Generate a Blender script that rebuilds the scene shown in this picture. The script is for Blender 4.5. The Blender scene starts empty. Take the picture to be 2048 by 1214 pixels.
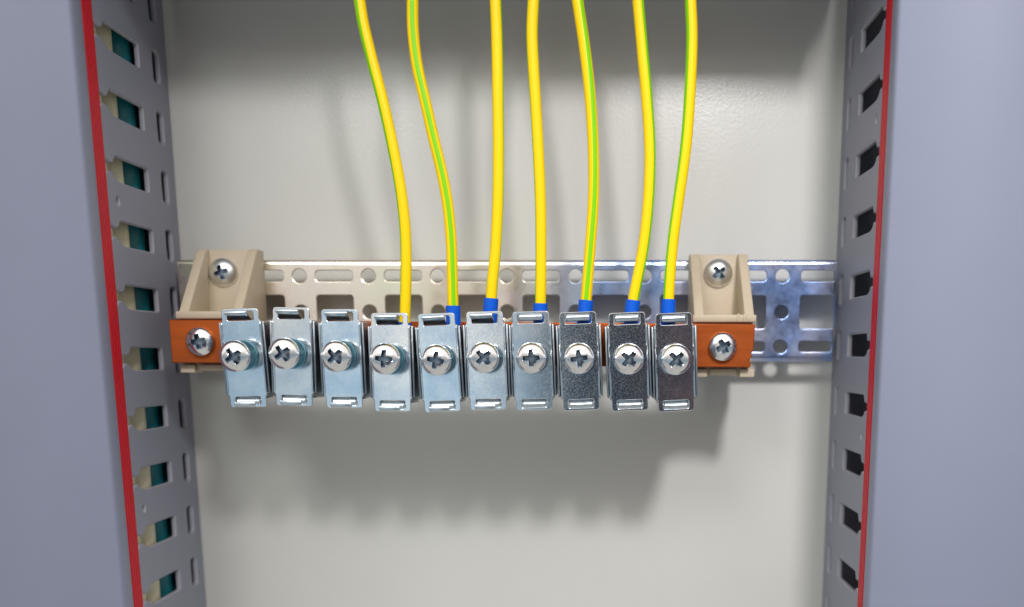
import bpy, bmesh, math, random
from mathutils import Vector, Matrix
random.seed(7)
S = 0.001                      # every number below is in millimetres, one blender unit is a metre
D = 426.0                      # lens to back wall
FPX, VPX, VPY = 2200.0, 1197.0, 705.0
TH = math.atan(0.2066)

# ------------------------------------------------------------------ camera, world, lamps, exposure
sc = bpy.context.scene
cd = bpy.data.cameras.new('camera'); cam = bpy.data.objects.new('camera', cd)
sc.collection.objects.link(cam); sc.camera = cam
cam.location = (0, -D * S, 0)
cam.rotation_euler = (math.radians(90) - TH, 0, 0)
cd.sensor_width = 36; cd.lens = 36 * FPX / 2048
cd.shift_x = (1024 - VPX) / 2048
cd.shift_y = (VPY + FPX * math.tan(TH) - 607) / 2048
cd.clip_start = 0.01; cd.clip_end = 20
cd.dof.use_dof = True; cd.dof.focus_distance = 0.357; cd.dof.aperture_fstop = 6.3

w = bpy.data.worlds.new('World'); sc.world = w; w.use_nodes = True
nt = w.node_tree; N = nt.nodes; L = nt.links
for n in list(N): N.remove(n)
def wn(t, **k):
    n = N.new(t)
    for a, b in k.items(): setattr(n, a, b)
    return n
def wm(op, a, b=None, c=None, clamp=False):
    n = wn('ShaderNodeMath', operation=op); n.use_clamp = clamp
    for i, v in enumerate((a, b, c)):
        if v is None: continue
        if isinstance(v, (int, float)): n.inputs[i].default_value = v
        else: L.new(v, n.inputs[i])
    return n.outputs[0]
def wstep(v, a, b):
    n = wn('ShaderNodeMapRange', interpolation_type='SMOOTHSTEP')
    L.new(v, n.inputs[0]); n.inputs[1].default_value = a; n.inputs[2].default_value = b
    return n.outputs[0]
tc = wn('ShaderNodeTexCoord'); sep = wn('ShaderNodeSeparateXYZ'); L.new(tc.outputs['Generated'], sep.inputs[0])
X_, Y_, Z_ = sep.outputs
den = wm('MAXIMUM', wm('MULTIPLY', Y_, -1), 0.05)
u_ = wm('DIVIDE', X_, den); v_ = wm('DIVIDE', Z_, den)
# the dim figure and equipment behind the lens, the bright room round it
nz = wn('ShaderNodeTexNoise'); nz.inputs['Scale'].default_value = 6; nz.inputs['Detail'].default_value = 3
L.new(tc.outputs['Generated'], nz.inputs['Vector'])
wob = wm('MULTIPLY', wm('SUBTRACT', nz.outputs[0], 0.5), 0.04)
left_edge = wstep(wm('ADD', u_, wob), -0.064, -0.052)
right_edge = wstep(wm('ADD', u_, wob), 0.50, 0.36)
top_edge = wstep(wm('ADD', v_, wob), 0.36, 0.22)
bot_edge = wstep(v_, -0.75, -0.35)
fig = wm('MULTIPLY', wm('MULTIPLY', wm('MULTIPLY', left_edge, right_edge), top_edge), bot_edge)
mixv = wn('ShaderNodeMix', data_type='RGBA'); L.new(wstep(v_, -0.02, 0.08), mixv.inputs[0])
mixv.inputs[6].default_value = (0.50, 0.64, 0.74, 1); mixv.inputs[7].default_value = (0.98, 0.92, 0.85, 1)
mixf = wn('ShaderNodeMix', data_type='RGBA'); L.new(wstep(v_, -0.25, -0.9), mixf.inputs[0])
L.new(mixv.outputs[2], mixf.inputs[6]); mixf.inputs[7].default_value = (1.0, 0.96, 0.88, 1)
pan = wm('MULTIPLY', wm('MULTIPLY', wstep(u_, -1.5, -0.9), wstep(u_, 0.15, -0.02)), wm('MULTIPLY', wstep(v_, -0.75, -0.35), wstep(v_, 0.60, 0.35)))
top_fill = wstep(v_, 0.25, 0.75)  # extra brightness from above, added to lift the shadows
gain = wm('ADD', wm('MULTIPLY_ADD', pan, wm('MULTIPLY_ADD', wstep(u_, -0.42, -0.12), 0.54, 0.10), 0.50), wm('MULTIPLY', top_fill, 0.75))
vg = wn('ShaderNodeVectorMath', operation='SCALE'); L.new(mixf.outputs[2], vg.inputs[0]); L.new(gain, vg.inputs['Scale'])
mixd = wn('ShaderNodeMix', data_type='RGBA'); L.new(fig, mixd.inputs[0])
L.new(vg.outputs[0], mixd.inputs[6]); 
mixr = wn('ShaderNodeMix', data_type='RGBA'); L.new(wm('MULTIPLY', wstep(wm('ADD', u_, wob), 0.062, 0.078), wstep(u_, 0.14, 0.10)), mixr.inputs[0])
mixr.inputs[6].default_value = (0.018, 0.022, 0.032, 1); mixr.inputs[7].default_value = (0.13, 0.075, 0.08, 1); L.new(mixr.outputs[2], mixd.inputs[7])
bg = wn('ShaderNodeBackground'); L.new(mixd.outputs[2], bg.inputs[0]); bg.inputs[1].default_value = 1.0
wo = wn('ShaderNodeOutputWorld'); L.new(bg.outputs[0], wo.inputs[0])

def area(name, loc, tgt, size, power, col, spread):
    ld = bpy.data.lights.new(name, 'AREA'); ld.shape = 'DISK'; ld.size = size * S; ld.energy = power; ld.color = col; ld.spread = math.radians(spread)
    o = bpy.data.objects.new(name, ld); sc.collection.objects.link(o)
    o.location = Vector(loc) * S
    o.rotation_euler = (Vector(tgt) - Vector(loc)).to_track_quat('-Z', 'Y').to_euler()
    return o
area('key_lamp', (142, -600, 408), (95, 0, -30), 85, 0.39, (1.0, 0.97, 0.97), 62)
area('side_lamp', (-225, -600, 395), (-70, 0, -10), 200, 0.37, (0.97, 1.0, 0.97), 100)

sc.view_settings.view_transform = 'Standard'; sc.view_settings.look = 'None'
sc.view_settings.exposure = 0; sc.view_settings.gamma = 1; sc.view_settings.use_curve_mapping = False
sc.render.engine = 'CYCLES'; sc.cycles.max_bounces = 8

# ------------------------------------------------------------------ helpers
def at(px, py, Y):
    """photo pixel -> millimetre point at depth Y"""
    cx, cy = VPX, VPY + FPX * math.tan(TH)
    x, y = (px - cx) / FPX, (cy - py) / FPX
    d = Vector((x, math.cos(TH) + y * math.sin(TH), -math.sin(TH) + y * math.cos(TH)))
    t = (Y + D) / d.y
    return Vector((d.x * t, Y, d.z * t))

def tag(o, label=None, cat=None, group=None, kind=None):
    if label: o['label'] = label
    if cat: o['category'] = cat
    if group: o['group'] = group
    if kind: o['kind'] = kind
    return o
def empty(name, loc=(0, 0, 0), rot=(0, 0, 0), label=None, cat=None, group=None):
    o = bpy.data.objects.new(name, None); sc.collection.objects.link(o)
    o.empty_display_size = 0.01
    o.location = Vector(loc) * S; o.rotation_euler = rot
    return tag(o, label, cat, group)
def link(name, me, mats, parent=None, loc=None):
    for m in (mats if isinstance(mats, (list, tuple)) else [mats]): me.materials.append(m)
    o = bpy.data.objects.new(name, me); sc.collection.objects.link(o)
    if loc is not None: o.location = Vector(loc) * S
    if parent: o.parent = parent
    return o
def finish(name, bm, mats, parent=None, loc=None, smooth=True, ang=32):
    bmesh.ops.recalc_face_normals(bm, faces=bm.faces)
    me = bpy.data.meshes.new(name); bm.to_mesh(me); bm.free()
    me.transform(Matrix.Scale(S, 4))
    if smooth:
        me.shade_smooth(); me.set_sharp_from_angle(angle=math.radians(ang))
    return link(name, me, mats, parent, loc)
def box(bm, a, b, bev=0.0, seg=2, rot=None, piv=(0, 0, 0)):
    c = [(a[i] + b[i]) / 2 for i in range(3)]; s = [abs(b[i] - a[i]) for i in range(3)]
    t = bmesh.new(); bmesh.ops.create_cube(t, size=1, matrix=Matrix.Translation(c) @ Matrix.Diagonal((*s, 1)))
    if bev: bmesh.ops.bevel(t, geom=t.edges[:], offset=bev, segments=seg, affect='EDGES', profile=0.5)
    if rot is not None: bmesh.ops.transform(t, matrix=Matrix.Translation(piv) @ rot @ Matrix.Translation([-p for p in piv]), verts=t.verts)
    join(bm, t)
def join(bm, t, mat=None):
    if mat is not None: bmesh.ops.transform(t, matrix=mat, verts=t.verts)
    tmp = bpy.data.meshes.new('tmp'); t.to_mesh(tmp); t.free(); bm.from_mesh(tmp); bpy.data.meshes.remove(tmp)
def prism(bm, pts, x0, x1, bev=0.0):
    """outline in (y,z) swept along x"""
    t = bmesh.new()
    v = [t.verts.new((x0, p[0], p[1])) for p in pts]; f = t.faces.new(v)
    r = bmesh.ops.extrude_face_region(t, geom=[f])
    bmesh.ops.translate(t, vec=(x1 - x0, 0, 0), verts=[e for e in r['geom'] if isinstance(e, bmesh.types.BMVert)])
    bmesh.ops.recalc_face_normals(t, faces=t.faces)
    if bev: bmesh.ops.bevel(t, geom=t.edges[:], offset=bev, segments=2, affect='EDGES', profile=0.5)
    join(bm, t)
def lathe(bm, prof, seg=48, mat=None):
    """profile (radius, depth) round the y axis"""
    t = bmesh.new(); rings = []
    for r, y in prof:
        if r < 1e-6: rings.append([t.verts.new((0, y, 0))])
        else: rings.append([t.verts.new((r * math.cos(2 * math.pi * k / seg), y, r * math.sin(2 * math.pi * k / seg))) for k in range(seg)])
    for a, b in zip(rings, rings[1:]):
        for k in range(seg):
            k2 = (k + 1) % seg
            if len(a) == 1 and len(b) == 1: continue
            if len(a) == 1: t.faces.new((a[0], b[k], b[k2]))
            elif len(b) == 1: t.faces.new((a[k], b[0], a[k2]))
            else: t.faces.new((a[k], a[k2], b[k2], b[k]))
    join(bm, t, mat)
def sheet(bm, outline, holes, thick, bev, mat):
    """2-D outline with holes -> solid plate centred on its own plane, edges rounded; mat places it (local xy plane)"""
    cu = bpy.data.curves.new('tmp', 'CURVE'); cu.dimensions = '2D'; cu.fill_mode = 'BOTH'
    cu.extrude = thick / 2 - bev; cu.bevel_depth = bev; cu.bevel_resolution = 1; cu.offset = -bev
    for pts in [outline] + holes:
        sp = cu.splines.new('POLY'); sp.points.add(len(pts) - 1)
        for p, q in zip(sp.points, pts): p.co = (q[0], q[1], 0, 1)
        sp.use_cyclic_u = True
    o = bpy.data.objects.new('tmp', cu); sc.collection.objects.link(o)
    dg = bpy.context.evaluated_depsgraph_get()
    me = bpy.data.meshes.new_from_object(o.evaluated_get(dg))
    me.transform(mat)
    bm.from_mesh(me)
    bpy.data.objects.remove(o); bpy.data.curves.remove(cu); bpy.data.meshes.remove(me)
def rrect(cx, cy, w_, h_, r, n=5):
    out = []
    for sx, sy, a0 in ((1, 1, 0), (-1, 1, 90), (-1, -1, 180), (1, -1, 270)):
        for k in range(n + 1):
            a = math.radians(a0 + 90 * k / n)
            out.append((cx + sx * (w_ / 2 - r) + r * math.cos(a), cy + sy * (h_ / 2 - r) + r * math.sin(a)))
    return out
def circ(cx, cy, r, n=28): return [(cx + r * math.cos(2 * math.pi * k / n), cy + r * math.sin(2 * math.pi * k / n)) for k in range(n)]
XZ = Matrix(((1, 0, 0, 0), (0, 0, 1, 0), (0, 1, 0, 0), (0, 0, 0, 1)))         # sheet x->X, y->Z, normal->Y
def spline(pts, n):
    out = []
    P = [pts[0] * 2 - pts[1]] + pts + [pts[-1] * 2 - pts[-2]]
    for i in range(1, len(P) - 2):
        for k in range(n):
            t = k / n; a, b, c, d = P[i - 1:i + 3]
            out.append(0.5 * ((2 * b) + (c - a) * t + (2 * a - 5 * b + 4 * c - d) * t * t + (3 * b - a - 3 * c + d) * t ** 3))
    out.append(pts[-1].copy()); return out
def smoothed(pts, k=3):
    for _ in range(k):
        pts = [pts[0]] + [(pts[i - 1] + pts[i] * 2 + pts[i + 1]) / 4 for i in range(1, len(pts) - 1)] + [pts[-1]]
    return pts
def tube(bm, pts, r, seg=36, green=None):
    """green(t) -> angle of the stripe centre; 0 faces the viewer's side (-Y), + is to the right"""
    rings = []
    n = len(pts)
    for i, p in enumerate(pts):
        tg = (pts[min(i + 1, n - 1)] - pts[max(i - 1, 0)]).normalized()
        f = Vector((0, -1, 0)); f = (f - tg * f.dot(tg)).normalized(); rt = f.cross(tg)
        if rt.x < 0: rt = -rt
        off = green(i / (n - 1)) if green else 0
        rings.append([bm.verts.new(p + r * (f * math.cos(off + 2 * math.pi * k / seg) + rt * math.sin(off + 2 * math.pi * k / seg))) for k in range(seg)])
    for a, b in zip(rings, rings[1:]):
        for k in range(seg):
            fc = bm.faces.new((a[k], a[(k + 1) % seg], b[(k + 1) % seg], b[k])); fc.smooth = True
            if green:
                kk = k + 0.5; h = seg * 0.060
                if kk < h or kk > seg - h or abs(kk - seg / 2) < h: fc.material_index = 1
    bm.faces.new(rings[0]); bm.faces.new(list(reversed(rings[-1])))

# ------------------------------------------------------------------ materials
def mat(name, col, rough=0.5, metal=0.0, spec=0.5, bump=0.0, bscale=1000, var=0.0, vscale=60, rvar=0.0, rscale=300, col2=None, coat=0.0, world=False, stretch=None, rlim=(0.35, 0.68)):
    m = bpy.data.materials.new(name); m.use_nodes = True
    nt = m.node_tree; b = nt.nodes['Principled BSDF']
    b.inputs['Base Color'].default_value = (*col, 1); b.inputs['Roughness'].default_value = rough
    b.inputs['Metallic'].default_value = metal; b.inputs['Specular IOR Level'].default_value = spec
    b.inputs['Coat Weight'].default_value = coat
    tc = nt.nodes.new('ShaderNodeTexCoord')
    def noise(sc_, det=4, ro=0.6):
        n = nt.nodes.new('ShaderNodeTexNoise'); n.inputs['Scale'].default_value = sc_
        n.inputs['Detail'].default_value = det; n.inputs['Roughness'].default_value = ro
        src = nt.nodes.new('ShaderNodeNewGeometry').outputs['Position'] if world else tc.outputs['Object']
        if stretch:
            mp = nt.nodes.new('ShaderNodeMapping'); mp.inputs['Scale'].default_value = stretch
            nt.links.new(src, mp.inputs['Vector']); src = mp.outputs['Vector']
        nt.links.new(src, n.inputs['Vector']); return n
    if var or col2:
        n = noise(vscale); mx = nt.nodes.new('ShaderNodeMix'); mx.data_type = 'RGBA'
        mr = nt.nodes.new('ShaderNodeMapRange'); mr.inputs[1].default_value = 0.35; mr.inputs[2].default_value = 0.65
        nt.links.new(n.outputs[0], mr.inputs[0]); nt.links.new(mr.outputs[0], mx.inputs[0])
        c2 = col2 or tuple(c * (1 - var) for c in col)
        mx.inputs[6].default_value = (*col, 1); mx.inputs[7].default_value = (*c2, 1)
        nt.links.new(mx.outputs[2], b.inputs['Base Color'])
    if rvar:
        n = noise(rscale, 6, 0.7); mr = nt.nodes.new('ShaderNodeMapRange')
        mr.inputs[1].default_value, mr.inputs[2].default_value = rlim
        mr.inputs[3].default_value = max(0.04, rough - rvar); mr.inputs[4].default_value = rough + rvar
        nt.links.new(n.outputs[0], mr.inputs[0]); nt.links.new(mr.outputs[0], b.inputs['Roughness'])
    if bump:
        n = noise(bscale, 3, 0.55); bp = nt.nodes.new('ShaderNodeBump')
        bp.inputs['Strength'].default_value = 1.0; bp.inputs['Distance'].default_value = bump * S
        nt.links.new(n.outputs[0], bp.inputs['Height']); nt.links.new(bp.outputs[0], b.inputs['Normal'])
    return m
M_wall = mat('grey_powder_coat', (0.64, 0.64, 0.605), 0.26, spec=0.45, bump=0.055, bscale=900, var=0.03, vscale=20)
M_duct = mat('lavender_grey_plastic', (0.25, 0.26, 0.33), 0.5, spec=0.35, bump=0.01, bscale=1500, var=0.04, vscale=25)
M_dull = mat('dull_zinc_screw', (0.86, 0.88, 0.90), 0.36, metal=1, bump=0.01, bscale=600)
M_edge_hi = mat('painted_edge_highlight', (0.40, 0.40, 0.46), 0.42, spec=0.5)  # lighter colour stands in for the highlight on slot edges
M_cover = mat('lavender_cover_plastic', (0.225, 0.247, 0.34), 0.48, spec=0.35, bump=0.01, bscale=1500, var=0.03, vscale=25)
M_red = mat('red_plastic', (0.50, 0.005, 0.018), 0.45, spec=0.25, var=0.1, vscale=80)
M_yel = mat('yellow_insulation', (0.98, 0.67, 0.0), 0.36, spec=0.35, bump=0.006, bscale=900, var=0.03, vscale=90)
M_grn = mat('green_insulation', (0.21, 0.62, 0.0), 0.36, spec=0.35, bump=0.006, bscale=900)
M_blu = mat('blue_sleeve', (0.0, 0.10, 0.62), 0.4, spec=0.3)
M_teal = mat('teal_insulation', (0.005, 0.17, 0.21), 0.4)
M_cream = mat('cream_insulation', (0.62, 0.58, 0.42), 0.5)
M_blk = mat('black_duct_filler', (0.006, 0.006, 0.007), 0.7, spec=0.1)
M_beige = mat('beige_insulator_plastic', (0.52, 0.44, 0.33), 0.5, spec=0.35, bump=0.02, bscale=900, var=0.07, vscale=70)
M_bar = mat('copper_orange_bar', (0.48, 0.10, 0.015), 0.44, metal=0.55, spec=0.3, bump=0.015, bscale=500, stretch=(0.12, 1, 1), col2=(0.33, 0.07, 0.014), vscale=90, rvar=0.08)
M_zinc = mat('zinc_plate', (0.84, 0.88, 0.90), 0.19, metal=1, bump=0.0022, bscale=1500, col2=(0.62, 0.71, 0.80), vscale=120, world=True, rvar=0.075, rscale=1700, rlim=(0.44, 0.74))
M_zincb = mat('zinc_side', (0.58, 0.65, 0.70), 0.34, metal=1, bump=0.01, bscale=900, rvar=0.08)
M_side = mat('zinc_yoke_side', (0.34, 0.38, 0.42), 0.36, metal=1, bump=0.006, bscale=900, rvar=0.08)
M_recess = mat('painted_recess_shade', (0.20, 0.25, 0.31), 0.38, metal=1, bump=0.01, bscale=900)  # darker colour stands in for shade in the screw crosses
M_screw = mat('zinc_screw', (0.90, 0.91, 0.93), 0.19, metal=1, bump=0.012, bscale=500, rvar=0.06, col2=(0.74, 0.77, 0.82), vscale=300)
M_teals = mat('blue_passivated_collar', (0.16, 0.36, 0.45), 0.25, metal=1, bump=0.01, bscale=500)
# rail: zinc with yellow and pink passivation, turning blue rightward as painted reflection
M_rail = mat('rail_passivation_and_reflection', (0.88, 0.84, 0.76), 0.32, metal=1, bump=0.012, bscale=300, rvar=0.07, rscale=120)
nt_ = M_rail.node_tree; b_ = nt_.nodes['Principled BSDF']; t_ = nt_.nodes.new('ShaderNodeTexCoord')
n1 = nt_.nodes.new('ShaderNodeTexNoise'); n1.inputs['Scale'].default_value = 55; n1.inputs['Detail'].default_value = 2
nt_.links.new(t_.outputs['Object'], n1.inputs['Vector'])
r1 = nt_.nodes.new('ShaderNodeValToRGB'); nt_.links.new(n1.outputs[0], r1.inputs[0])
r1.color_ramp.elements[0].position = 0.3; r1.color_ramp.elements[0].color = (0.86, 0.84, 0.66, 1)
r1.color_ramp.elements[1].position = 0.7; r1.color_ramp.elements[1].color = (0.90, 0.76, 0.72, 1)
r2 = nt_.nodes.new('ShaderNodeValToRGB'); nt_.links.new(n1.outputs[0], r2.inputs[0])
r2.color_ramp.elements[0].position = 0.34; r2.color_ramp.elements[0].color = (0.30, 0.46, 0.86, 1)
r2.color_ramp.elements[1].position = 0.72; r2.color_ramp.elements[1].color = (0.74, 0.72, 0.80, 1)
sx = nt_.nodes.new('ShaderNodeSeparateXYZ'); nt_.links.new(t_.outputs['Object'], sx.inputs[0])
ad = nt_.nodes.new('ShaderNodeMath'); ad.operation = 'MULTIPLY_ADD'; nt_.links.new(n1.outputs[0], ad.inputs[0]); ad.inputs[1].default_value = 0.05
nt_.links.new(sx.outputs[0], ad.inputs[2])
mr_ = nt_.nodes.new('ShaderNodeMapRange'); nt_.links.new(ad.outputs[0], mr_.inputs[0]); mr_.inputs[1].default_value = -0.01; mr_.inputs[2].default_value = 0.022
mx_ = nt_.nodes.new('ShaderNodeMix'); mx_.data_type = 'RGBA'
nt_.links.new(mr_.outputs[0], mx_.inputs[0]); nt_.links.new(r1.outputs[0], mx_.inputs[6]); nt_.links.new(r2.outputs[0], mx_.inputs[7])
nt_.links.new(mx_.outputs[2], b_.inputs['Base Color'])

# ------------------------------------------------------------------ back wall of the cabinet
bm = bmesh.new(); box(bm, (-260, 0, -260), (220, 3, 260), 0.4)
tag(finish('wall', bm, M_wall), 'light grey powder coated back wall of the cabinet', kind='structure')

# ------------------------------------------------------------------ wiring ducts
PITCH = 20.1
def make_duct(loc, roty, z0, z1, off, flip, small_holes, label, strip=True):
    root = empty('cable_duct', loc, (0, roty, 0), label, 'cable duct', 'slotted grey cable ducts framing the cabinet')
    T = 1.9
    s = -1 if flip else 1
    lo = [(60.3, -5.4), (60.15, -4.2), (59.6, -3.1), (58.6, -2.1), (57.3, -1.5), (55.9, -1.3), (54.6, -1.6), (53.2, -2.4), (51.4, -3.2), (49.6, -3.7), (47.5, -3.8), (25.8, -3.8), (25.2, -3.6), (25, -3.0)]
    hi = [(25, 3.0), (25.2, 3.6), (25.8, 3.8), (51.2, 3.8), (52.0, 3.5), (52.5, 2.8), (53.1, 1.9), (54.3, 1.35), (56.0, 1.25), (57.6, 1.5), (58.9, 2.2), (59.8, 3.2), (60.2, 4.2), (60.3, 5.4)]
    slot = lo + hi
    if flip: slot = [(d + (1.0 if 45 < d < 54 else 0), z) for d, z in slot]
    if flip: slot = [(d, -z) for d, z in reversed(slot)]
    out = [(0, z0)] + [(60.3, z0)]
    k0 = math.ceil((z0 + 6 - off) / PITCH); k1 = math.floor((z1 - 6 - off) / PITCH)
    holes = [circ(d, z, 1.45, 20) for d, z in small_holes]
    for k in range(k0, k1 + 1):
        c = off + k * PITCH
        out += [(d, c + z) for d, z in slot]
        holes.append(rrect(10.3, c, 6.2, 10.6, 1.7))
    out += [(60.3, z1), (0, z1)]
    # sheet x -> -Y (depth), sheet y -> Z, normal -> X
    m = Matrix(((0, 0, 1, -T / 2), (-1, 0, 0, 0), (0, 1, 0, 0), (0, 0, 0, 1)))
    bm = bmesh.new(); sheet(bm, out, holes, T, 0.45, m)
    bm.normal_update()
    for f in bm.faces:
        if abs(f.normal.x) < 0.9: f.material_index = 1  # rim highlight painted on the edge faces
    finish('slotted_side', bm, [M_duct, M_edge_hi], root, smooth=False)
    bm = bmesh.new(); box(bm, (-60, -61, z0), (-60 + T, -1.7, z1), 0.2); finish('outer_side', bm, M_duct, root)
    bm = bmesh.new(); box(bm, (-60, -1.6, z0), (-T - 0.05, -0.05, z1), 0.2); finish('base', bm, M_duct, root)
    # ribbed red strip along the top of the fingers
    bm = bmesh.new(); pr = [(-60.9, -1.0), (-60.9, 0.1)]
    d = 60.8
    for k in range(4):
        pr += [(-(d + 0.25), 0.62), (-(d + 1.3), 0.62), (-(d + 1.6), 0.35)]; d += 1.7
    pr += [(-67.6, 0.1), (-67.6, -1.0)]
    t = bmesh.new(); v = [t.verts.new((x, y, z0)) for y, x in pr]; f = t.faces.new(v)
    r = bmesh.ops.extrude_face_region(t, geom=[f])
    bmesh.ops.translate(t, vec=(0, 0, z1 - z0), verts=[e for e in r['geom'] if isinstance(e, bmesh.types.BMVert)])
    join(bm, t); finish('red_strip', bm, M_red, root, smooth=False)
    # cover: skirt and front face
    bm = bmesh.new()
    pr = [(0.3, -67.8), (0.5, -68.2), (0.7, -73.8), (0.4, -75.2), (-0.3, -76.0), (-59.7, -76.0), (-60.9, -75.2), (-61.3, -73.8), (-61.0, -67.8),
          (-59.5, -67.8), (-59.5, -73.6), (-1.0, -73.6), (-1.0, -67.8)]
    t = bmesh.new(); v = [t.verts.new((x, y, z0)) for x, y in pr]; f = t.faces.new(v)
    r = bmesh.ops.extrude_face_region(t, geom=[f])
    bmesh.ops.translate(t, vec=(0, 0, z1 - z0), verts=[e for e in r['geom'] if isinstance(e, bmesh.types.BMVert)])
    join(bm, t); finish('cover', bm, M_cover, root, ang=50)
    return root
XL, XR = -155.6, 88.7
make_duct((XL, 0, 0), 0, -190, 190, -2.2, False, [(52, 48.0), (52, -52.4)], 'left cable duct with teal and cream cables showing through its slots')
make_duct((XR, 0, 0), math.pi, -190, 190, -2.4, True, [(52, -72.9), (52, 27.6)], 'right cable duct with dark empty slots beside the end of the rail')
make_duct((0, 0, 133), math.pi / 2, -153, 84, 5, False, [], 'cable duct across the top that the yellow green wires come down from')

def cable(x, y, r, m, label, cat='cable', z0=-185, z1=185):
    bm = bmesh.new()
    pts = [Vector((x + 0.5 * math.sin(z * 0.02 + x), y + 0.4 * math.sin(z * 0.03 + y), z)) for z in range(z0, z1 + 1, 10)]
    tube(bm, pts, r, 24)
    return tag(finish('cable', bm, m), label, cat, 'cables running inside the ducts')
cable(-166.5, -36.4, 6.8, M_cream, 'thick cream cable next to the teal ones in the left duct')
cable(-166.0, -50.2, 6.8, M_cream, 'cream cable nearest the slot mouths in the left duct')
cable(-164.8, -24.2, 5.4, M_teal, 'teal cable touching the cream cable in the left duct')
cable(-164.0, -13.8, 4.8, M_teal, 'teal cable lying deepest against the base of the left duct')
cable(-175, -17, 5, M_teal, 'teal cable behind the two front teal ones in the left duct')
for (x, y, r, lb) in ((111, -24, 12, 'thick black filler deep in the right duct, added to darken its slots'), (108, -48, 11, 'black filler near the cover of the right duct, added to darken its slots')):
    cable(x, y, r, M_blk, lb)  # black fillers added so the empty right duct looks dark inside

# ------------------------------------------------------------------ perforated mounting rail
RY = -13.0
bm = bmesh.new()
zt, zb = at(900, 519, RY).z, at(900, 723, RY).z
xl, xr = -152.5, at(1668, 620, RY).x
rows = [at(900, y, RY).z for y in (552, 624, 693)]
holes = []
xs = [66.8 - 25.05 * k for k in range(9)]
for x in xs:
    for z in rows: holes.append(circ(x, z, 2.55))
for k in range(-1, 9):
    x = 66.8 - 25.05 * k - 12.5
    if k == -1: x = 66.8 + 12.9
    if x - 6.6 < xl: continue
    wd = 13.4 if k >= 0 else 12.4
    holes.append(rrect(x, rows[0], wd, 4.0, 1.3)); holes.append(rrect(x, rows[2], wd, 4.0, 1.3))
    holes.append(rrect(x, rows[1], wd, 12.0, 1.2))
sheet(bm, [(xl, zb + 1.6), (xr, zb + 1.6), (xr, zt - 1.6), (xl, zt - 1.6)], holes, 1.2, 0.25, Matrix.Translation((0, RY + 0.6, 0)) @ XZ)
for sgn, ze in ((1, zt), (-1, zb)):
    pr = []
    for k in range(7):
        a = math.radians(15 * k); pr.append((RY + 1.6 - 1.6 * math.cos(a), ze - sgn * 1.6 + sgn * 1.6 * math.sin(a)))
    pr += [(RY + 3.2, ze), (RY + 3.2, ze - sgn * 1.2)]
    for k in range(7):
        a = math.radians(90 - 15 * k); pr.append((RY + 1.6 - 0.4 * math.cos(a), ze - sgn * 1.6 + sgn * 0.4 * math.sin(a)))
    prism(bm, pr, xl, xr)
box(bm, (xl, RY + 1.25, 22.3), (xr, -0.1, 23.4), 0.1)  # this web and the next are added to keep light off the large holes
box(bm, (xl, RY + 1.25, 7.0), (xr, -0.1, 8.0), 0.1)
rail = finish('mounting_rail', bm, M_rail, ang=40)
tag(rail, 'perforated zinc plated mounting rail running across behind the bar', 'rail')

# ------------------------------------------------------------------ screws
def screw_bm(R=4.6, H=3.0, shank=2.5, L_=10, rot=0.0, arm=2.75, wid=0.66, dep=2.5, pocket=1.1):
    """pan head facing -Y, underside of head at y=0, shank to y=L_"""
    bm = bmesh.new(); seg, nr = 96, 34
    def surf(x, z):
        r = min(1.0, math.hypot(x, z) / R)
        y = -H * (0.30 + 0.70 * (max(0.0, 1 - r ** 2.15)) ** 0.62)
        c, s = math.cos(rot), math.sin(rot); a, b = abs(x * c + z * s), abs(-x * s + z * c)
        def arm_(p, q):
            e = max(0.0, min(1.0, (wid * (1.12 - 0.12 * p / arm) - q) / 0.16)); f = max(0.0, min(1.0, (arm - p) / 0.55)); return e * f
        d = max(arm_(a, b), arm_(b, a))
        cc = max(0.0, min(1.0, (pocket - math.hypot(x, z)) / 0.25)); d = max(d, cc)
        return y + d * dep * (1.0 - 0.25 * r)
    c0 = bm.verts.new((0, surf(0, 0), 0)); prev = None
    for i in range(1, nr + 1):
        r = R * (i / nr) ** 0.92
        ring = [bm.verts.new((r * math.cos(2 * math.pi * k / seg), surf(r * math.cos(2 * math.pi * k / seg), r * math.sin(2 * math.pi * k / seg)), r * math.sin(2 * math.pi * k / seg))) for k in range(seg)]
        for k in range(seg):
            k2 = (k + 1) % seg
            if prev is None: bm.faces.new((c0, ring[k], ring[k2]))
            else: bm.faces.new((prev[k], prev[k2], ring[k2], ring[k]))
        prev = ring
    t = [(R, -0.30 * H), (R * 1.0, -0.12 * H), (R * 0.97, 0.0), (shank, 0.0)]
    y = 0.15
    while y < L_:
        t += [(shank, y), (shank - 0.32, y + 0.35), (shank, y + 0.7)]; y += 0.75
    t += [(0, L_)]
    for f in bm.faces:                            # darker metal colour paints the shade inside the driven recess
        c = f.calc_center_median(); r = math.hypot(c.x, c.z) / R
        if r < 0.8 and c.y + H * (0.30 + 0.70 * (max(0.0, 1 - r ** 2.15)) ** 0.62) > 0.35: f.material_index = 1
    lathe(bm, t, 96)
    bmesh.ops.remove_doubles(bm, verts=bm.verts, dist=0.001)
    return bm

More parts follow.
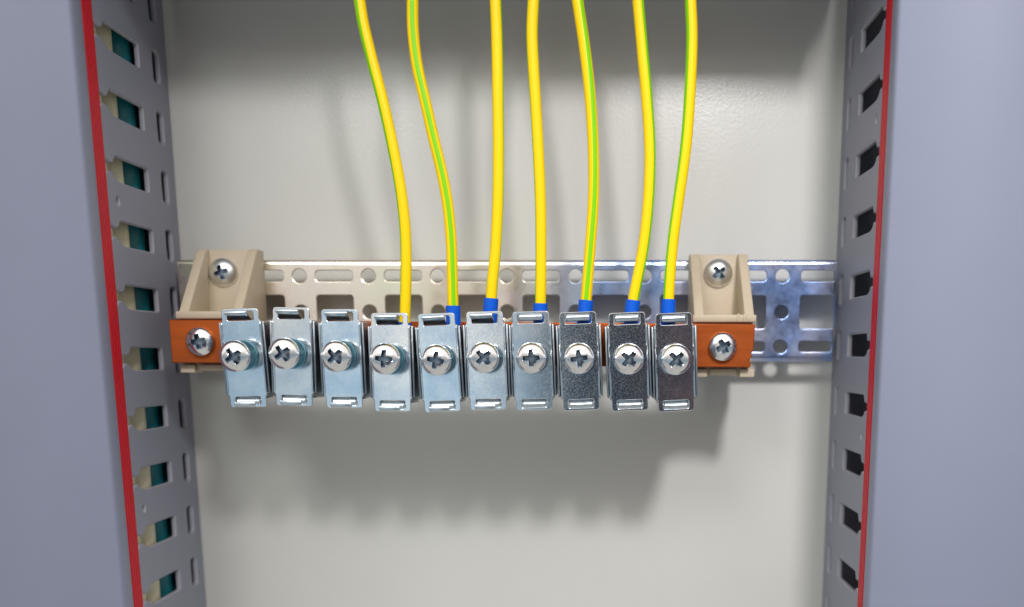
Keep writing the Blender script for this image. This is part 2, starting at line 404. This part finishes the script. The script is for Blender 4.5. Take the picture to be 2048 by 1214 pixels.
# ------------------------------------------------------------------ beige insulator stands
BY = -47.0                                        # front of the bar
def make_stand(x0, x1, ztop, zbt, zbb, label, sc_px, rot):
    root = empty('insulator_stand', ((x0 + x1) / 2, RY - 0.2, (zbt + zbb) / 2), (0, 0, 0), label, 'insulator', 'beige insulator stands')
    ox, oy, oz = (x0 + x1) / 2, RY - 0.2, (zbt + zbb) / 2
    hw = (x1 - x0) / 2
    bm = bmesh.new()
    yb, ybar = -0.05, (BY + 5.2) - oy                    # back face, face behind the bar (local)
    ytop = -6.0
    Zt, Zl, Zb = ztop - oz, zbt + 3.0 - oz, zbb - 3.3 - oz
    # floor slab between the ribs
    prism(bm, [(yb, Zt), (ytop + 1.6, Zt), (ytop - 3.0, Zl - 3), (yb, Zl - 3)], -hw + 2.9, hw - 2.9, 0.25)
    # slanted ribs
    for a, b in ((-hw, -hw + 3.3), (hw - 3.3, hw)):
        prism(bm, [(yb, Zt), (ytop - 0.5, Zt), (ytop - 2.5, Zt - 1.2), (ybar - 0.9, Zl - 0.4), (ybar - 0.9, Zl - 2.5), (yb, Zl - 2.5)], a, b, 0.35)
    # block that carries the bar, with its lips
    box(bm, (-hw + 0.4, ybar, Zb + 0.5), (hw - 0.4, yb - 3, Zl - 0.3), 0.4)
    box(bm, (-hw - 0.6, ybar - 2.2, Zl - 2.6), (hw + 0.6, ybar + 5, Zl), 0.5)
    box(bm, (-hw - 0.4, ybar - 2.2, Zb), (-hw + 4.6, ybar + 6, Zb + 2.8), 0.4)
    box(bm, (-hw + 5.6, ybar - 1.4, Zb + 0.8), (hw - 5.6, ybar + 6, Zb + 2.8), 0.3)
    box(bm, (hw - 4.6, ybar - 2.2, Zb), (hw + 0.4, ybar + 6, Zb + 2.8), 0.4)
    # side webs
    box(bm, (hw - 6.0, ybar - 2.6, Zl - 2.4), (hw - 5.2, ybar + 3, Zl + 0.3), 0.15)
    box(bm, (hw - 3.9, ybar - 2.6, Zl - 2.4), (hw - 3.1, ybar + 3, Zl + 0.3), 0.15)
    finish('body', bm, M_beige, root, ang=45)
    p = at(sc_px[0], sc_px[1], oy - 7.5)
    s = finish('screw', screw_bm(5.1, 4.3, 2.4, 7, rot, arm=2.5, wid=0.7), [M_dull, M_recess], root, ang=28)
    s.location = Vector((p.x - ox, -5.4, p.z - oz)) * S
    return root
zl_t, zl_b = at(400, 640, BY).z, at(400, 726, BY).z
zr_t, zr_b = at(1440, 647, BY).z, at(1440, 735, BY).z
make_stand(at(400, 600, -21).x, at(520, 600, -21).x, at(450, 498, -20).z, zl_t, zl_b, 'beige insulator stand under the left end of the orange bar', (445, 545), 0.3)
make_stand(at(1379, 600, -21).x, at(1493, 600, -21).x, at(1430, 508, -20).z, zr_t, zr_b, 'beige insulator stand under the right end of the orange bar', (1437, 546), 0.7)

# ------------------------------------------------------------------ copper orange bar with its two end screws
bx0, bx1 = at(341, 690, BY).x, at(1509, 690, BY).x
bh = ((zl_t - zl_b) + (zr_t - zr_b)) / 2
zc0, zc1 = (zl_t + zl_b) / 2, (zr_t + zr_b) / 2
tilt = math.atan2(zc0 - zc1, bx1 - bx0 - 25)
bar = empty('grounding_bar', ((bx0 + bx1) / 2, BY + 2.5, (zc0 + zc1) / 2), (0, tilt, 0), 'long copper orange bar that carries the row of clamps', 'bar')
hl = (bx1 - bx0) / 2
bm = bmesh.new()
out = [(-hl, -bh / 2), (hl - 1.2, -bh / 2), (hl - 0.9, -bh / 2 + 1.5), (hl - 1.7, -bh / 2 + 2.6), (hl - 0.5, -bh / 2 + 3.6), (hl - 1.2, -bh / 2 + 4.8), (hl - 0.2, -bh / 2 + 5.8),
       (hl, bh / 2), (-hl, bh / 2)]
sheet(bm, out, [], 5.0, 0.35, XZ)
finish('bar_body', bm, M_bar, bar, smooth=False)
for px, py, rot in ((398, 683, 0.15), (1446, 693, 0.5)):
    p = at(px, py, BY - 2)
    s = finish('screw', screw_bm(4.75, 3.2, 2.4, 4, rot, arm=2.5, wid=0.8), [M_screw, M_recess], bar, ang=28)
    s.location = (bar.matrix_basis.inverted() @ (Vector((p.x, BY - 0.35, p.z)) * S))
    s.rotation_euler = (0, 0, 0)

# ------------------------------------------------------------------ clamps
PY = -60.0                                        # front of the clamp plates
def make_clamp(root, srot, sgap, lip):
    bm = bmesh.new()
    W, Wt, H1, H2 = 6.5, 5.95, 12.0, 15.8
    out = [(-W, -H1 + .6), (-W + .5, -H1), (-Wt, -H1 - .9), (-Wt, -H2 + .9), (-Wt + .3, -H2 + .25), (-Wt + .9, -H2), (Wt - .9, -H2), (Wt - .3, -H2 + .25), (Wt, -H2 + .9), (Wt, -H1 - .9), (W - .5, -H1), (W, -H1 + .6)]
    out += [(W, H1 - .6), (W - .5, H1), (Wt, H1 + .9), (Wt, H2 - .9), (Wt - .3, H2 - .25), (Wt - .9, H2), (-Wt + .9, H2), (-Wt + .3, H2 - .25), (-Wt, H2 - .9), (-Wt, H1 + .9), (-W + .5, H1), (-W, H1 - .6)]
    sheet(bm, out, [rrect(0, 13.5, 8.5, 2.9, 0.6), rrect(0, -13.6, 8.3, 2.7, 0.6), circ(0, 1.0, 2.6)], 1.0, 0.22, Matrix.Translation((0, 0.5, 0)) @ XZ)
    # raised rims of the pressed plate down both long sides
    for a in (-1, 1):
        box(bm, (a * (W - 0.62), -0.28, -H1 + 0.7), (a * (W - 0.02), 0.9, H1 - 0.7), 0.26, 2)
    finish('front_plate', bm, M_zinc, root, smooth=False)
    # hooked tongues of the yoke seen in both windows
    bm = bmesh.new()
    if lip:                                        # bent upper tongue leaning forward
        rot = Matrix.Rotation(math.radians(-24), 4, 'X')
        box(bm, (-4.7, -1.7, 13.6), (2.7, 4.0, 14.5), 0.35, 2, rot, (0, 0, 14.6))
    else:
        lathe(bm, [(0, -3.9), (0.85, -3.9), (1.15, -3.6), (1.15, 3.6), (0.85, 3.9), (0, 3.9)], 24, Matrix.Translation((0, 0.8, 14.0)) @ Matrix.Rotation(math.radians(90), 4, 'Z'))
        box(bm, (-3.9, 1.0, 13.4), (3.9, 5.0, 14.6), 0.3)
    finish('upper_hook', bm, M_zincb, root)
    bm = bmesh.new()
    lathe(bm, [(0, -3.85), (0.9, -3.85), (1.2, -3.5), (1.2, 3.5), (0.9, 3.85), (0, 3.85)], 24, Matrix.Translation((0, 0.75, -14.0)) @ Matrix.Rotation(math.radians(90), 4, 'Z'))
    box(bm, (-3.8, 1.0, -15.0), (3.8, 5.0, -13.8), 0.3)
    if lip: box(bm, (-4.6, -0.7, -15.6), (2.4, 0.6, -13.9), 0.5, 2)
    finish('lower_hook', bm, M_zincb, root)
    # yoke: outer and inner U cages round the bar
    bm = bmesh.new()
    for a in (-1, 1):
        box(bm, (a * 6.72, 0.7, -11.4), (a * 7.35, 19.5, 11.6), 0.22)
    box(bm, (-6.7, 18.7, -11.4), (6.7, 19.5, -6.5), 0.2); box(bm, (-6.7, 18.7, 6.5), (6.7, 19.5, 11.6), 0.2)
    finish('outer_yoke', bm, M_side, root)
    bm = bmesh.new()
    for a in (-1, 1):
        box(bm, (a * 5.85, 1.1, -12.2), (a * 6.5, 18.0, 11.9), 0.2)
    box(bm, (-5.8, 1.1, -13.2), (5.8, 17.0, -12.3), 0.25)
    box(bm, (-5.05, 5.5, -8.0), (5.05, 6.6, 10.5), 0.3)
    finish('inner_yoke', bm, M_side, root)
    # collar and screw
    bm = bmesh.new()
    lathe(bm, [(2.6, -0.2), (2.6, -1.1), (4.6, -1.1), (4.8, -0.9), (4.8, -0.25), (4.6, -0.05), (2.6, -0.05)], 48)
    c = finish('washer', bm, M_teals, root); c.location = Vector((0, 0, 1.0)) * S
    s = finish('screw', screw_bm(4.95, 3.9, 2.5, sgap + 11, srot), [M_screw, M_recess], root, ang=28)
    s.location = Vector((0, -sgap, 1.0)) * S
cl = [  # centre px, centre py, observed lean (px over 190), screw turn, gap under the head, leaning tongue
    (488, 717, -5, 0.55, 8.2, True, 'leftmost clamp, its screw standing out farthest from the pale plate'),
    (585, 714, 3, 0.62, 8.2, True, 'second clamp from the left, bluish plate, no wire in it'),
    (684, 718, -1, 0.72, 7.2, True, 'third clamp from the left, the last one with no wire in it'),
    (782, 725, -1, 1.48, 8.8, True, 'pale clamp holding the leftmost yellow green wire, whose sleeve is hidden'),
    (879, 726, -8, 1.35, 5.8, True, 'pale clamp holding the second wire from the left, blue sleeve at its right corner'),
    (973, 722, -5, 0.7, 6.6, True, 'pale clamp holding the third wire, left of the half dark plate'),
    (1065, 722, -6, 0.02, 4.0, False, 'clamp with a half bright half dark mottled plate'),
    (1159, 723, -7, 0.1, 4.0, False, 'dark plated clamp just right of the half bright one'),
    (1257, 724, -8, 0.8, 4.0, False, 'dark plated clamp with the next to last wire, second from the right end'),
    (1350, 725, -8, 0.74, 4.0, False, 'rightmost clamp with a brownish dark plate beside the bare end of the bar'),
]
for i, (px, py, lean, sr, gap, lip, lb) in enumerate(cl):
    p = at(px, py, PY)
    r = empty('busbar_clamp', p, (math.radians((1.6, -0.6, 1.0, -1.2, 0.4, -0.8, 0.2, 0, 0.3, -0.2)[i]), lean / 190 * 1.0, math.radians((0.8, -0.5, 0.6, -0.4, 0.2, 0.3, 0, 0.1, -0.1, 0)[i])), lb, 'clamp', 'zinc plated clamps in a row on the orange bar')
    make_clamp(r, sr, gap, lip)

# ------------------------------------------------------------------ wires
WY = -52.5
wires = [
    ([(719, 0), (727, 50), (744, 120), (765, 200), (785, 290), (800, 370), (809, 440), (812, 500), (812, 560), (810, 632), (809, 660)], (-30, -62, -85), 640, 'leftmost yellow wire with its green stripe on the left, no sleeve showing'),
    ([(825, 0), (826, 60), (834, 130), (850, 200), (868, 280), (885, 350), (897, 420), (903, 490), (905, 560), (906, 612), (907, 650)], (4, 8, 16), 611, 'second wire from the left, its green stripe running down the middle'),
    ([(991, 0), (994, 80), (996, 200), (997, 300), (996, 400), (991, 500), (985, 560), (982, 602), (979, 650)], (80, 88, 98), 599, 'third wire from the left, straightest one and nearly all yellow'),
    ([(1067, 0), (1064, 60), (1066, 120), (1074, 250), (1081, 400), (1082, 520), (1081, 600), (1081, 650)], (-92, -82, -80), 605, 'fourth wire from the left, yellow with a thin green line on its left'),
    ([(1155, 0), (1170, 100), (1181, 200), (1187, 300), (1187, 400), (1180, 500), (1172, 602), (1168, 650)], (50, 16, -6), 602, 'third wire from the right, green stripe moving from its right edge to its middle'),
    ([(1276, 0), (1285, 100), (1294, 200), (1300, 300), (1297, 400), (1286, 500), (1266, 602), (1262, 650)], (48, 60, 66), 604, 'next to last wire on the right, green stripe on its right side'),
    ([(1381, 0), (1384, 80), (1379, 200), (1371, 300), (1357, 400), (1344, 500), (1337, 600), (1336, 650)], (-48, -58, -66), 598, 'rightmost wire, green stripe on its left side, bowed to the right above'),
]
for pts, ang, fy, lb in wires:
    P = [at(x, y, WY) for x, y in pts]
    a, b = P[0], P[1]; dr = (a - b).normalized()
    top = [a + dr * 10, a + dr * 22, a + dr * 36]
    top[1].x = a.x + (top[1].x - a.x) * 0.8; top[2].x = a.x + (top[2].x - a.x) * 0.6
    P = [top[2], top[1], top[0]] + P
    path = smoothed(spline(P, 8), 4)
    z_top, z_bot = path[0].z, path[-1].z
    def stripe(t, ang=ang):
        t = max(0.0, (t - 0.2) / 0.8)
        a = ang[0] + (ang[1] - ang[0]) * min(1, t * 2) + (ang[2] - ang[1]) * max(0, t * 2 - 1)
        return math.radians(a)
    o = path[-1]
    root = empty('earth_wire', o, (0, 0, 0), lb, 'wire', 'yellow green earth wires hanging into the clamps')
    bm = bmesh.new(); tube(bm, [p - o for p in path], 1.82, 48, stripe)
    me = finish('insulation', bm, [M_yel, M_grn], root, ang=60)
    zf = at(900, fy, WY).z
    if fy != 640:
        f = [p - o for p in path if p.z < zf - 0.2]
        k = min((p for p in path), key=lambda p: abs(p.z - zf)) - o
        f = [k] + [q for q in f if q.z < k.z]
        bm = bmesh.new()
        tube(bm, f, 2.42, 36); 
        finish('ferrule_sleeve', bm, M_blu, root, ang=50)
    else:
        f = [p - o for p in path if p.z < zf - 0.4] + [Vector((0, 0, -1.5))]
        bm = bmesh.new(); tube(bm, f, 2.3, 36); finish('ferrule_sleeve', bm, M_blu, root, ang=50)
